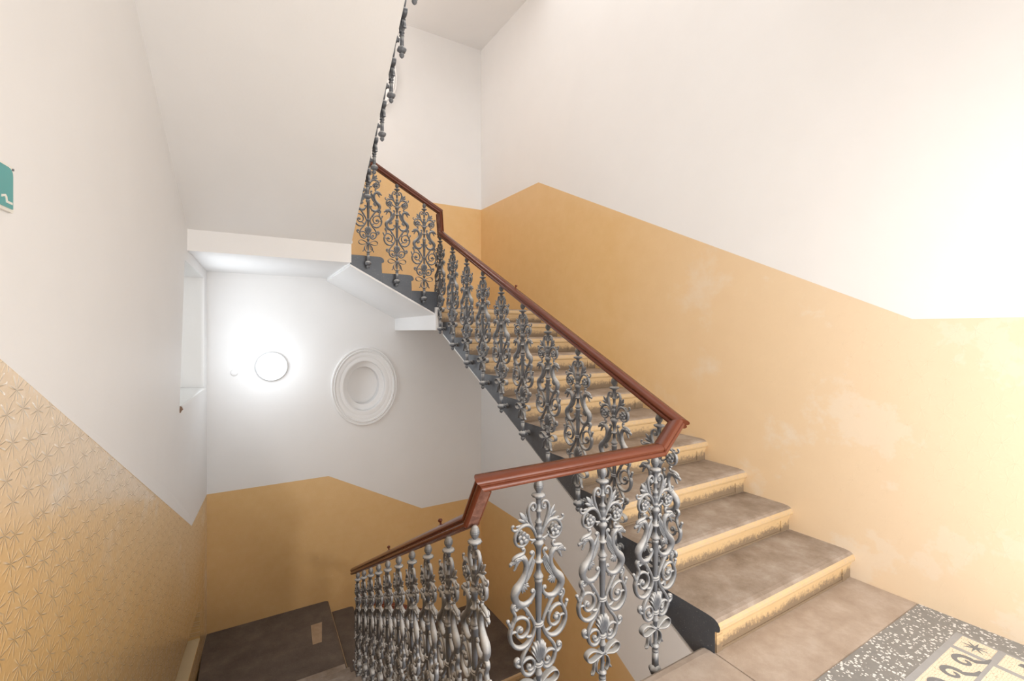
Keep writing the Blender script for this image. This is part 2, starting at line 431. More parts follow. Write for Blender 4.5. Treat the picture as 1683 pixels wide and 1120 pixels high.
w1 = window('window_1', lambda a, b, d: (lw(WY0 + a) - .36 - d, WY0 + a, WZ0 + b), WY1 - WY0, WZ1 - WZ0, 2, 2)
# sloping sill slab with a broken near corner
bm = bmesh.new()
y0, y1 = WY0 + .02, WY1
bm_hex(bm, [(lw(y0) - .36, y0, WZ0 - .01), (lw(y0) + .035, y0, WZ0 - .03), (lw(y1) + .025, y1, WZ0 - .03), (lw(y1) - .36, y1, WZ0 - .01)],
       [(lw(y0) - .36, y0, WZ0 + .03), (lw(y0) + .035, y0, WZ0 + .004), (lw(y1) + .025, y1, WZ0 + .004), (lw(y1) - .36, y1, WZ0 + .03)])
bmesh.ops.bevel(bm, geom=bm.edges[:], offset=.004, segments=2, affect='EDGES')
from_bm('window_sill', bm, M_FRAME, w1)
bm = bmesh.new()
bmesh.ops.create_icosphere(bm, subdivisions=2, radius=.032)
for v in bm.verts: v.co *= 0.75 + .5 * random.random(); v.co += Vector((lw(WY0) + .022, WY0 + .022, WZ0 - .022))
from_bm('broken_corner', bm, M_BROKEN, w1)
window('door_1', lambda a, b, d: (WF0 + a, YF - .16 - d, WFZ0 + b), WF1 - WF0, WFZ1 - WFZ0, 4, 3)

# ------------------------------------------------------------------ staircases
def flight_y(yn, sg, ein, eout):
    return lambda u, w, z: ((ein(yn + sg * u)) * (1 - w) + eout(yn + sg * u) * w, yn + sg * u, z)
def flight_x(xn, sg, yin, yout):
    return lambda u, w, z: (xn + sg * u, yin * (1 - w) + yout * w, z)
STEPM = None
def step(parent, P, z, r, t, th, slope_bottom=True, name='step', stone=None, width=1.3, frame=True, endmat=None):
    """one stone step: nose at u=0, top at z, riser r, going t, th = depth of the block under its nose"""
    o = .026; g = .0006
    zb1 = -th + (r if slope_bottom else 0)
    prof = [(t - g, 0, 0), (0.05, 0, 0), (0.022, -.0015, 0), (0, -.006, 0), (-.016, -.016, 1), (-.025, -.030, 1), (-.0275, -.044, 1), (-.024, -.056, 1), (-.014, -.063, 1), (-.006, -.065, 1), (0, -.067, 1),
            (0, -r, 3), (0, -th, 3), (t - g, zb1, 3)]
    bm = bmesh.new(); uvl = bm.loops.layers.uv.new('UVMap')
    k = len(prof)
    A = [bm.verts.new(P(u, 0, z + q)) for u, q, m in prof]; B = [bm.verts.new(P(u, 1, z + q)) for u, q, m in prof]
    def uvs(f, r=r):
        for lp in f.loops:
            lp[uvl].uv = (lp.vert.co.x + lp.vert.co.y, 1 + (lp.vert.co.z - z) / r)
    for i in range(k):
        j = (i + 1) % k
        f = bm.faces.new((A[i], A[j], B[j], B[i])); f.material_index = prof[i][2]; uvs(f)
    # the run prof[8]->[9] is the riser
    f = bm.faces.new(A[::-1]); f.material_index = 2
    f = bm.faces.new(B); f.material_index = 3
    for f in bm.faces:
        vs = [v for v in f.verts]
    if frame:
        def strip(w0, w1, q0, q1, d=.007):
            n0 = len(bm.faces)
            bm_hex(bm, [P(-d, w0, z + q0), P(.002, w0, z + q0), P(.002, w0, z + q1), P(-d, w0, z + q1)],
                   [P(-d, w1, z + q0), P(.002, w1, z + q0), P(.002, w1, z + q1), P(-d, w1, z + q1)], 1)
            bm.faces.ensure_lookup_table()
            for f in bm.faces[n0:]: uvs(f)
        strip(0.002, 1, -.084, -.064)
        strip(0.002, .035, -r + .001, -.082); strip(1 - .095, 1 - .062, -r + .001, -.082, .006)
        strip(.035, 1 - .095, -r + .001, -r + .014, .004)
    return from_bm(name, bm, [stone or M_STONE, M_RISER, endmat or M_DARK, M_SOFFIT], parent)
def soffit(parent, P, u0, z0, u1, z1, t=.02, w0=0.0, w1=1.0, name='soffit'):
    bm = bmesh.new()
    bm_hex(bm, [P(u0, w0, z0), P(u1, w0, z1), P(u1, w0, z1 - t), P(u0, w0, z0 - t)], [P(u0, w1, z0), P(u1, w1, z1), P(u1, w1, z1 - t), P(u0, w1, z0 - t)])
    return from_bm(name, bm, M_SOFFIT, parent)
IN = .02     # steps run this far into the wall
# right flight, rising away
fr = tag(empty('staircase', (2.6, 1.45, 0)), 'worn stone stair flight with ochre risers climbing along the right wall', 'stairs')
def child_world(parent, fn):
    pass
yk = [1.425] + [1.465 + .338 * k for k in range(1, 11)]
THR = .30
inv = lambda o: o.matrix_world.inverted()
FL = []
for k in range(10):
    t = yk[k + 1] - yk[k]
    FL.append(step(fr, flight_y(yk[k], 1, ir, lambda y: rw(y) + IN), (k + 1) * RR, RR, t, THR))
P = flight_y(0, 1, ir, lambda y: rw(y) + IN)
s_r = RR / .338
FL.append(soffit(fr, P, yk[0] + .12, RR - THR + s_r * .12 + .0, yk[10], RR - THR + 10 * RR + .003, .02))
# right corner landing (its front is the eleventh riser)
P = flight_y(yk[10], 1, lambda y: 1.80, lambda y: rw(y) + IN)
FL.append(step(fr, P, L1, RR, YB + .01 - yk[10], .262, False, 'landing', width=1.4, endmat=M_SOFFIT))
bm = bmesh.new(); bm_box(bm, (1.799, yk[10] - .034, L1 - .264), (1.832, yk[10] + .02, L1 - .004))
FL.append(from_bm('edge_beam', bm, M_SOFFIT, fr))
# upper short flight, rising to the left along the back wall
f2 = tag(empty('staircase', (1.85, 5.6, L1)), 'short stone flight with dark stepped stringer climbing left across the back wall', 'stairs')
XS = [1.85, 0.88 + 2 * TS, 0.88 + TS, 0.88]
for k in range(3):
    FL.append(step(f2, flight_x(XS[k], -1, YI, YB + .02), L1 + (k + 1) * RS, RS, XS[k] - XS[k + 1], .27, width=1.6))
P = flight_x(0, 1, YI, YB + .01)
FL.append(soffit(f2, P, 1.80, L1 + RS - .27 + RS * (.05) / TS, .885, L1 + RS - .27 + RS * (1.85 - .885) / TS, .02, w0=.0))
P = flight_x(.88, -1, YI, YB + .02)
FL.append(step(f2, P, L2, RS, .88 - lw(YB) + .02, .25, False, 'landing', width=1.6, endmat=M_SOFFIT))
# upper left flight, rising toward the viewer
f3 = tag(empty('staircase', (.2, 4.85, L2)), 'upper stair flight seen from below as a broad white sloping soffit', 'stairs')
YU = 4.846; TU = (4.846 - 1.5) / 11
for k in range(11):
    FL.append(step(f3, flight_y(YU - k * TU, -1, iu, lambda y: lw(y) - IN), L2 + (k + 1) * RLs, RLs, TU, .225))
P = flight_y(0, 1, iu, lambda y: lw(y) - .01)
sl_u = RLs / TU
SOF = lambda y: 2.50 + .5505 * (YU - y)
bm = bmesh.new()
def Pq(y, x, z): return (x, y, z)
ya, yz = YU, 1.50
bm_hex(bm, [(iu(ya), ya, SOF(ya)), (iu(yz), yz, SOF(yz)), (iu(yz), yz, SOF(yz) + .03), (iu(ya), ya, SOF(ya) + .03)],
       [(lw(ya) - .01, ya, SOF(ya)), (lw(yz) - .01, yz, SOF(yz)), (lw(yz) - .01, yz, SOF(yz) + .03), (lw(ya) - .01, ya, SOF(ya) + .03)])
FL.append(from_bm('soffit', bm, M_SOFFIT, f3))
# beam at the foot of that soffit, carrying the corner landing
bm = bmesh.new(); bm_box(bm, (lw(YU) - .02, YU - .004, 2.313), (.893, YU + .2, 2.53))
FL.append(from_bm('edge_beam', bm, M_SOFFIT, f2))
# lower left flight, falling away
f4 = tag(empty('staircase', (.1, YE, 0)), 'worn grey stone flight descending beside the embossed left wall', 'stairs')
for k in range(1, 12):
    FL.append(step(f4, flight_y(YE + TL * k, -1, il, lambda y: lw(y) - IN), -RLs * k, RLs, TL, .235))
P = flight_x(.88, -1, YI + .07, YB + .02)
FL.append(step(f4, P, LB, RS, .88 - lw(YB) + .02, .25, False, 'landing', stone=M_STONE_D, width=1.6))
bm = bmesh.new(); bm_prism(bm, [(.614, 5.645), (.712, 5.645), (.762, 6.03), (.634, 6.03)], LB - .01, LB + .0015)
FL.append(from_bm('repair_patch', bm, M_PATCH, f4))
# lower short flight
f5 = tag(empty('staircase', (1.4, 5.6, LC)), 'dark worn short flight going down to the right at the lower back corner', 'stairs')
for k in range(3):
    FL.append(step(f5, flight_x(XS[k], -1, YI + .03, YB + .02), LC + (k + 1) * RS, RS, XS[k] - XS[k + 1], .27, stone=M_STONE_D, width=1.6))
# lower right landing and the flight under the viewer
f6 = tag(empty('staircase', (2.5, 4.9, LC)), 'lowest dark landing with ochre nosing glimpsed behind the balusters', 'stairs')
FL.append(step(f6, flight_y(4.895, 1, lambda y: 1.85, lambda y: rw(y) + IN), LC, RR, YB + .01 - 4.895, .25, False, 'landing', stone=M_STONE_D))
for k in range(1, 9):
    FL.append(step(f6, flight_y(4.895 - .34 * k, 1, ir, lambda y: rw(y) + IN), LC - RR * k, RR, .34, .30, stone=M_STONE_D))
bpy.context.view_layer.update()
for o in FL:            # parts were written in room coordinates: keep them there under their staircase
    o.matrix_parent_inverse = o.parent.matrix_world.inverted()

# ------------------------------------------------------------------ our landing: floor with stone edge, terrazzo and mosaic
bm = bmesh.new()
bm_prism(bm, [(lw(YF), YF), (rw(YF), YF), (rw(1.42), 1.42), (1.99, 1.42), (1.99, YE - .03), (il(YE) + .0, YE - .03), (il(YE), YE), (lw(YE), YE - .0)], -.25, -.022)
floor = struct(from_bm('floor', bm, M_DARK))
def slab(name, poly, m, z0=-.024, z1=0.0, bev=.003, parent=floor):
    bm = bmesh.new(); bm_prism(bm, poly, z0, z1)
    if bev:
        bm.normal_update()
        ed = [e for e in bm.edges if e.verts[0].co.z > z1 - 1e-5 and e.verts[1].co.z > z1 - 1e-5]
        bmesh.ops.bevel(bm, geom=ed, offset=bev, segments=2, affect='EDGES')
    return from_bm(name, bm, m, parent)
YT = 1.085
# stone edge slab along the well, with a thick rounded nose
bm = bmesh.new()
prof = [(YT, 0), (YE - .05, 0), (YE - .02, -.004), (YE - .002, -.016), (YE + .006, -.035), (YE + .006, -.07), (YE - .002, -.085), (YE - .03, -.09), (YE - .03, -.024), (YT, -.024)]
xa, xb = lw(1.3) + .0, 1.988
a = [bm.verts.new((il(YE) - .01 if p[0] > YE - .06 else il(YE) - .01, p[0], p[1])) for p in prof]; b = [bm.verts.new((xb, p[0], p[1])) for p in prof]
bm.faces.new(a); bm.faces.new(b[::-1])
for i in range(len(prof)): bm.faces.new((a[i], b[i], b[(i + 1) % len(prof)], a[(i + 1) % len(prof)]))
from_bm('stone_slab', bm, M_SLAB, floor)
slab('stone_slab', [(1.993, YT), (rw(YT), YT), (rw(1.43), 1.43), (1.993, 1.43)], M_SLAB, bev=.004)
bm = bmesh.new()
prof2 = [(YT, 0), (YE - .02, 0), (YE + .02, -.008), (YE + .026, -.03), (YE + .02, -.05), (YE, -.056), (YE, -.16), (YT, -.16)]
a = [bm.verts.new((lw(YE), p[0], p[1])) for p in prof2]; b = [bm.verts.new((il(YE) - .013, p[0], p[1])) for p in prof2]
bm.faces.new(a); bm.faces.new(b[::-1])
for i in range(len(prof2)): bm.faces.new((a[i], b[i], b[(i + 1) % len(prof2)], a[(i + 1) % len(prof2)]))
from_bm('stone_slab', bm, M_SLAB, floor)
# terrazzo border
TX1, TY1 = 3.245, 0.880
slab('terrazzo_border', [(lw(1), TY1), (rw(TY1), TY1), (rw(YT), YT - .003), (lw(1), YT - .003)], M_TERR, bev=0)
slab('terrazzo_border', [(TX1, YF), (rw(YF), YF), (rw(TY1), TY1), (TX1, TY1)], M_TERR, bev=0)
# grey marble strips
def strip(x0, y0, x1, y1): slab('marble_strip', [(x0, y0), (x1, y0), (x1, y1), (x0, y1)], M_GMARB, z1=.0008, bev=0)
strip(-.6, .852, TX1, TY1); strip(TX1 - .012, YF, TX1, .852)
strip(3.068, YF, 3.096, .852); strip(-.6, .700, 3.068, .716); strip(3.096, .694, TX1 - .012, .722)
# cream mosaic fields
def field(x0, y0, x1, y1, n='mosaic_panel'): return slab(n, [(x0, y0), (x1, y0), (x1, y1), (x0, y1)], M_MOS, bev=0)
field(-.6, .716, 3.068, .852); field(3.096, .722, TX1 - .012, .852, 'star_tile'); field(3.096, YF, TX1 - .012, .694); field(-.6, YF, 3.068, .700)
def ribbon2d(name, pts, w, m, z=.0012, closed=False):
    bm = bmesh.new(); L = []; R = []
    n = len(pts)
    for i, p in enumerate(pts):
        p = Vector(p); q0 = Vector(pts[max(0, i - 1)]); q1 = Vector(pts[min(n - 1, i + 1)])
        d = (q1 - q0).normalized(); nn = Vector((-d.y, d.x)); ww = w[i] if isinstance(w, list) else w
        L.append(p + nn * ww / 2); R.append(p - nn * ww / 2)
    top = [bm.verts.new((v.x, v.y, z)) for v in L + R[::-1]]
    bot = [bm.verts.new((v.x, v.y, -.004)) for v in L + R[::-1]]
    k = len(top)
    for i in range(n - 1):
        bm.faces.new((top[i], top[i + 1], top[k - 2 - i], top[k - 1 - i]))
    for i in range(k): bm.faces.new((top[i], bot[i], bot[(i + 1) % k], top[(i + 1) % k]))
    return from_bm(name, bm, m, floor)
def scroll(cx, cy, R, w, a0, turns, d, tail):
    n = 26; pts = []; ws = []
    for j in range(n):
        t = j / (n - 1); a = a0 + d * t * turns * 2 * PI; r = R * (1 - .78 * t)
        pts.append((cx + r * math.cos(a), cy + r * math.sin(a))); ws.append(w * (1 - .55 * t))
    tx, ty = pts[0][0] + tail[0], pts[0][1] + tail[1]
    pts = [(tx, ty), ((tx + pts[0][0]) / 2 + tail[1] * .15, (ty + pts[0][1]) / 2 - tail[0] * .15)] + pts; ws = [w * .3, w * .8] + ws
    ribbon2d('scroll_inlay', pts, ws, M_DMARB)
for i in range(7): scroll(2.99 - i * .15, .782, .048, .026, -.6, 1.1, 1, (.085, -.035))
for i in range(4): scroll(3.166, .60 - i * .16, .044, .022, 1.1, 1.05, -1, (.01, -.09))
for i in range(3):
    scroll(2.90 - i * .46, .53, .13, .05, 2.6, 1.2, -1, (-.15, -.12)); scroll(2.72 - i * .46, .30, .10, .04, -.4, 1.1, 1, (.12, .08))
st = []
for j in range(16):
    a = 2 * PI * j / 16; r = (.052 if j % 2 == 0 else .014); st.append((3.1645 + r * math.cos(a), .787 + r * math.sin(a)))
slab('star_inlay', st, M_DMARB, z0=-.004, z1=.0012, bev=0)
# lowest floor, far below the stairs
bm = bmesh.new(); bm_prism(bm, [(lw(YF), YF), (rw(YF), YF), (rw(YB), YB), (lw(YB), YB)], -5.1, -4.95)
struct(from_bm('floor', bm, M_STONE_D))
# upper landing above the viewer and the ceiling over the far end
bm = bmesh.new(); bm_prism(bm, [(lw(YF), YF), (rw(YF), YF), (rw(1.5), 1.5), (lw(1.5), 1.5)], SOF(1.5), STOREY)
struct(from_bm('ceiling', bm, M_SOFFIT))
bm = bmesh.new(); bm_prism(bm, [(lw(4.6) - .01, 4.6), (rw(4.6) + .01, 4.6), (rw(YB) + .01, YB + .01), (lw(YB) - .01, YB + .01)], 6.11, 6.36)
struct(from_bm('ceiling', bm, M_SOFFIT))

# ------------------------------------------------------------------ wall medallions
def medallion(cx, cz, label):
    t = tag(empty('wall_medallion', (cx, YB, cz)), label, 'medallion', 'round stepped plaster medallions on the back wall')
    def rings(name, prof):
        bm = bmesh.new(); N = 72; R = []
        for q, d in prof:
            if q == 0: R.append([bm.verts.new((0, -d, 0))]); continue
            R.append([bm.verts.new((MA * q * math.cos(2 * PI * i / N), -d, MB_ * q * math.sin(2 * PI * i / N))) for i in range(N)])
        for A, B in zip(R, R[1:]):
            for i in range(N):
                j = (i + 1) % N
                if len(B) == 1: bm.faces.new((A[i], A[j], B[0]))
                else: bm.faces.new((A[i], A[j], B[j], B[i]))
        bmesh.ops.recalc_face_normals(bm, faces=bm.faces)
        f = max(bm.faces, key=lambda f: abs(f.normal.y))
        if f.normal.y > 0: bmesh.ops.reverse_faces(bm, faces=bm.faces)
        return from_bm(name, bm, M_SOFFIT, t, False, recalc=False)
    rings('outer_moulding', [(1.0, -.01), (1.0, .022), (.985, .028), (.955, .028), (.945, .014), (.93, .012), (.92, .024), (.90, .028), (.885, .018), (.875, .02), (.86, .012)])
    rings('inner_moulding', [(.862, .012), (.80, .010), (.755, .004), (.745, -.004), (.74, .003), (.66, .0), (.63, -.006)])
    rings('recess', [(.631, -.005), (.628, -.075), (.50, -.08), (.482, -.085), (.478, -.20), (0, -.20)])
    return t
medallion(MED[0][0], MED[0][1], 'large round stepped plaster medallion on the lower white back wall')
medallion(MED[1][0], MED[1][1], 'plaster medallion high on the back wall, mostly hidden by the sloping soffit')

# ------------------------------------------------------------------ wall lamp
def wall_lamp(cx, cz, label, power, col):
    t = tag(empty('wall_lamp', (cx, YB, cz)), label, 'lamp')
    M = Matrix.Rotation(PI / 2, 4, 'X')
    bm = bmesh.new(); bm_lathe(bm, [(.178, -.002), (.183, .01), (.183, .035), (.172, .042), (.160, .042)], 48, M); from_bm('rim', bm, M_LAMPRIM, t, True)
    bm = bmesh.new(); bm_lathe(bm, [(.171, .038)] + [(.171 * math.cos(a), .038 + .075 * math.sin(a)) for a in [i * PI / 2 / 10 for i in range(1, 10)]] + [(0, .113)], 48, M)
    from_bm('diffuser', bm, M_LAMP, t, True)
    l = bpy.data.lights.new('lamp_light', 'POINT'); l.energy = power; l.color = col; l.shadow_soft_size = .17
    o = bpy.data.objects.new('lamp_light', l); COL.objects.link(o); o.location = (cx, YB - .42, cz)
wall_lamp(.225, 1.157, 'round glowing opal lamp on the lower white back wall', 5, (.82, .92, 1.0))
wall_lamp(.225, 1.157 + 4.42, 'added unseen opal lamp lighting the upper walls above the sloping soffit', 40, (1.0, .95, .9))  # extra lamp out of view, put in to light the upper walls
def fill_lamp(x, y, z, label, power, col):
    t = tag(empty('fill_lamp', (x, y, z)), label, 'lamp')
    bm = bmesh.new(); bm_lathe(bm, [(.17, .0), (.175, -.01), (.175, -.035), (.16, -.04)], 36); from_bm('rim', bm, M_LAMPRIM, t, True)
    bm = bmesh.new(); bm_lathe(bm, [(.165, -.036)] + [(.165 * math.cos(a), -.036 - .07 * math.sin(a)) for a in [i * PI / 2 / 8 for i in range(1, 8)]] + [(0, -.106)], 36)
    from_bm('diffuser', bm, M_LAMP, t, True)
    l = bpy.data.lights.new('lamp_light', 'POINT'); l.energy = power; l.color = col; l.shadow_soft_size = .26
    o = bpy.data.objects.new('lamp_light', l); COL.objects.link(o); o.location = (x, y, z - .28)
fill_lamp(1.75, .55, -.252, 'added fill lamp hidden under the landing the viewer stands on', 130, (1.0, .97, .94))  # invented fixture, out of view, as fill for back wall and lower flights
bm = bmesh.new(); bm_lathe(bm, [(.04, -.002), (.04, .006), (.034, .011), (0, .012)], 28, Matrix.Translation((-.181, YB, 1.095)) @ Matrix.Rotation(PI / 2, 4, 'X'))
tag(from_bm('junction_cover', bm, M_WHITE, None, True), 'small round white cover plate left of the glowing lamp', 'cover')

# ------------------------------------------------------------------ floor sign on the left wall
sg = tag(empty('wall_sign', (lw(1.876) + .066, 1.876, 2.046), math.atan(-SL)), 'small teal enamel sign with cream border cut by the left edge', 'sign')
def signpart(name, poly, d0, d1, m, bev=0):
    bm = bmesh.new()
    a = [bm.verts.new((d0, y, z)) for y, z in poly]; b = [bm.verts.new((d1, y, z)) for y, z in poly]; k = len(poly)
    bm.faces.new(a[::-1]); bm.faces.new(b)
    for i in range(k): bm.faces.new((a[i], a[(i + 1) % k], b[(i + 1) % k], b[i]))
    return from_bm(name, bm, m, sg)
signpart('border', [(-.15, -.072), (.146, -.072), (.146, .072), (-.15, .072)], -.003, .006, M_CREAM)
pl = [(-.14, -.062), (.137, -.062), (.137, .040)] + [(.112 + .025 * math.cos(a), .044 + .020 * math.sin(a)) for a in (.4, .8, 1.2, 1.57)] + [(-.14, .064)]
signpart('plate', pl, .004, .009, M_TEAL)
signpart('numeral', [(.070, -.030), (.092, -.024), (.100, -.030), (.103, -.042), (.130, -.042), (.130, -.049), (.096, -.049), (.093, -.036), (.088, -.031), (.070, -.038)], .007, .0105, M_CREAM)
bm = bmesh.new(); bm_lathe(bm, [(.004, .005), (.004, .0095), (0, .0105)], 10, Matrix.Translation((0, .139, .064)) @ Matrix.Rotation(PI / 2, 4, 'Y'))
from_bm('screw', bm, M_IRON, sg)

# ------------------------------------------------------------------ cast-iron baluster
K = 0.000591; YT0 = 2008
def U(dx, Y, d=0.0): return Vector((dx * K, d, (YT0 - Y) * K))
def catmull(pts, sub):
    out = []; n = len(pts)
    for i in range(n - 1):
        p0, p1, p2, p3 = pts[max(0, i - 1)], pts[i], pts[i + 1], pts[min(n - 1, i + 2)]
        for j in range(sub):
            t = j / sub
            out.append(tuple(.5 * ((2 * b) + (-a + c) * t + (2 * a - 5 * b + 4 * c - d) * t * t + (-a + 3 * b - 3 * c + d) * t ** 3) for a, b, c, d in zip(p0, p1, p2, p3)))
    out.append(tuple(pts[-1])); return out
def sweep(bm, pts, hw, hd, y=0.0, sub=3, ns=8, mir=1, sq=1.0, taper=True):
    """pts: (dx,Y[,r mm]) in design units; hw/hd half width and half depth in mm"""
    P = []
    for i, p in enumerate(pts):
        r = p[2] if len(p) > 2 else hw
        yy = p[3] if len(p) > 3 else y
        P.append((p[0], p[1], r, yy))
    P = catmull(P, sub); n = len(P); rings = []
    C = [Vector((p[0] * K * mir, p[3] * .001, (YT0 - p[1]) * K)) for p in P]
    for i in range(n):
        d = (C[min(n - 1, i + 1)] - C[max(0, i - 1)]); d.y = 0
        d = d.normalized() if d.length > 1e-9 else Vector((0, 0, 1))
        nn = Vector((d.z, 0, -d.x)); r = P[i][2] * .001
        dep = (hd * .001) * (1 if hd != 0 else 0) if hd else r
        if hd is not None and hd > 0: dep = hd * .001 * (P[i][2] / hw if hw else 1)
        ring = []
        for k in range(ns):
            a = 2 * PI * (k + .5) / ns; ca, sa = math.cos(a), math.sin(a)
            if sq < 1: ca = math.copysign(abs(ca) ** sq, ca); sa = math.copysign(abs(sa) ** sq, sa)
            ring.append(bm.verts.new(C[i] + nn * r * ca + Vector((0, dep * sa, 0))))
        rings.append(ring)
    for A, B in zip(rings, rings[1:]):
        for k in range(ns): bm.faces.new((A[k], A[(k + 1) % ns], B[(k + 1) % ns], B[k]))
    for ring, c, s in ((rings[0], C[0], 1), (rings[-1], C[-1], -1)):
        bm.faces.new(ring[::-1] if s == 1 else ring)
def ball(bm, dx, Y, r, y=0, mir=1, sy=1.0, sz=1.0, u=10, v=7):
    M = Matrix.Translation(U(dx * mir, Y, y * .001)) @ Matrix.Diagonal((1, sy, sz, 1))
    bmesh.ops.create_uvsphere(bm, u_segments=u, v_segments=v, radius=r * .001, matrix=M)
def petal(bm, p0, p1, w, th, y0=0, y1=0, mir=1):
    """leaf-like flattened blade from p0 to p1 (units), half width w mm, half thickness th mm"""
    a = U(p0[0] * mir, p0[1], y0 * .001); b = U(p1[0] * mir, p1[1], y1 * .001)
    d = b - a; L = d.length; d.normalize(); nn = Vector((d.z, 0, -d.x)); nn.normalize(); c = d.cross(nn)
    rings = []
    for t, ww in ((.0, .25), (.2, .72), (.45, 1.0), (.7, .85), (.9, .45), (1.0, .1)):
        o = a + d * L * t; ring = []
        for k in range(6):
            an = 2 * PI * k / 6
            ring.append(bm.verts.new(o + nn * w * .001 * ww * math.cos(an) + c * th * .001 * (.4 + .6 * ww) * math.sin(an)))
        rings.append(ring)
    for A, B in zip(rings, rings[1:]):
        for k in range(6): bm.faces.new((A[k], A[(k + 1) % 6], B[(k + 1) % 6], B[k]))
    bm.faces.new(rings[0][::-1]); bm.faces.new(rings[-1])

def m_shaft():
    bm = bmesh.new()
    pr = [(8, 222), (25, 230), (28.5, 238), (27, 247), (19, 255), (12, 262), (10, 275), (9, 338), (13, 344), (13.5, 352), (9, 360), (8, 410), (15, 424), (16, 432), (11, 442), (16, 462), (17, 478), (14, 498),
          (11, 514), (16, 524), (16, 534), (12, 541), (17, 556), (22, 570), (22.5, 582), (18, 591), (12, 620), (10, 690), (16, 696), (20, 704), (16, 712), (9.5, 719), (10, 768), (17, 796), (21, 808), (21, 814), (13, 820), (13, 826), (17.5, 834), (17.5, 844),
          (15.5, 851), (15.5, 905), (11.5, 1100), (10, 1250), (9.5, 1440), (13, 1478), (16.5, 1488), (16.5, 1498), (10, 1506), (9, 1600), (9, 1688), (12, 1697), (18.5, 1706), (18.5, 1716), (13, 1724), (12.5, 1735), (16.5, 1744), (16.5, 1755), (10, 1764)]
    flute = lambda a, z: 1 + (.07 * math.cos(12 * a) if z > (YT0 - 252) * K and z < (YT0 - 228) * K else 0)
    bm_lathe(bm, [(r * .001, (YT0 - Y) * K) for r, Y in pr], 24, fn=flute)
    h = .0115
    bm_box(bm, (-h, -h, (YT0 - 1890) * K), (h, h, (YT0 - 1752) * K))
    return bm
def m_finial():
    bm = bmesh.new()
    pr = [(0, 126), (7, 128), (12, 137), (16.5, 152), (19, 168), (19.5, 178), (18, 192), (14, 205), (9.5, 214), (8, 224)]
    P2 = []
    for (r0, a), (r1, b) in zip(pr, pr[1:]):
        for j in range(3): P2.append((r0 + (r1 - r0) * j / 3, a + (b - a) * j / 3))
    P2.append(pr[-1])
    Z = lambda Y: (YT0 - Y) * K
    bm_lathe(bm, [(r * .001, Z(Y)) for r, Y in P2], 28, fn=lambda a, z: 1 + .07 * math.cos(5 * a + z * 520) * math.cos(5 * a - z * 520) + .02)
    return bm
def m_foot():
    bm = bmesh.new()
    bm_lathe(bm, [(r * .001, (YT0 - Y) * K) for r, Y in [(11, 1868), (22, 1880), (29, 1896), (30, 1910), (27, 1928), (17, 1942), (11, 1948), (16, 1960), (17, 1972), (14, 1988), (7, 2001), (0, 2008)]], 18,
             fn=lambda a, z: 1 + (.10 * math.cos(6 * a) if z > .045 else 0))
    return bm
def m_bracket():
    bm = bmesh.new(); z = (YT0 - 1908) * K
    M = Matrix.Translation((0, 0, z)) @ Matrix.Rotation(-PI / 2, 4, 'X')
    bm_lathe(bm, [(r * .001, d * .001) for r, d in [(14, 16), (14, 26), (19, 30), (20, 36), (14, 40), (11.5, 44), (11.5, 50), (17, 53), (23, 56), (23, 72)]], 14, M)
    for s in (-1, 1): ball(bm, 20 * s, 1890, 9, 36); ball(bm, 20 * s, 1926, 8, 36)
    return bm
def m_volute(m):
    bm = bmesh.new()
    sweep(bm, [(20, 530, 5), (40, 480, 6), (70, 412, 7), (87, 350, 7), (78, 304, 6.5), (50, 286, 6), (28, 300, 5.5), (27, 328, 5), (46, 340, 5), (58, 324, 4.5), (48, 314, 4)], 6, 8, mir=m, sub=4)
    ball(bm, 47, 325, 7, mir=m)
    return bm
def m_leaf(m):
    bm = bmesh.new()
    sweep(bm, [(26, 520, 4), (50, 470, 4.5), (80, 428, 4.5), (102, 400, 4)], 4, 4, mir=m)
    petal(bm, (94, 412), (148, 338), 12, 4, 0, -8, m); petal(bm, (92, 410), (160, 388), 10, 4, 0, -8, m); petal(bm, (90, 408), (100, 340), 9, 4, 0, -6, m)
    petal(bm, (48, 478), (75, 428), 6, 3, 0, -4, m)
    return bm
def m_rosette_scroll(m):
    bm = bmesh.new()
    sweep(bm, [(24, 515, 6), (48, 468, 7), (90, 432, 7.5), (138, 432, 7.5), (178, 462, 7), (194, 508, 6.5), (178, 550, 6), (135, 570, 5.5), (95, 550, 5), (80, 515, 4.5)], 6.5, 9, mir=m, sub=4)
    sweep(bm, [(160, 446, 7), (190, 452, 6), (212, 440, 5), (214, 420, 5), (203, 414, 4)], 6, 6, mir=m)
    ball(bm, 206, 418, 6, mir=m)
    petal(bm, (110, 440), (185, 428), 9, 5, 0, -4, m)
    sweep(bm, [(28, 548, 5), (56, 545, 5), (80, 528, 4.5), (76, 510, 4)], 5, 6, mir=m)
    sweep(bm, [(24, 552, 5), (46, 556, 4), (58, 570, 3)], 5, 5, mir=m)
    return bm
def m_rosette(m):
    bm = bmesh.new(); cx, cy = 134, 508
    for i in range(5):
        a = 2 * PI * i / 5 + .3
        for s in (-1, 1):
            petal(bm, (cx + 8 * math.cos(a), cy - 8 * math.sin(a)), (cx + 46 * math.cos(a), cy - 46 * math.sin(a)), 13, 4.5, 6 * s, 13 * s, m)
    ball(bm, cx, cy, 9, -10, m); ball(bm, cx, cy, 9, 10, m); ball(bm, cx, cy, 24, 0, m, .45, 1)
    return bm
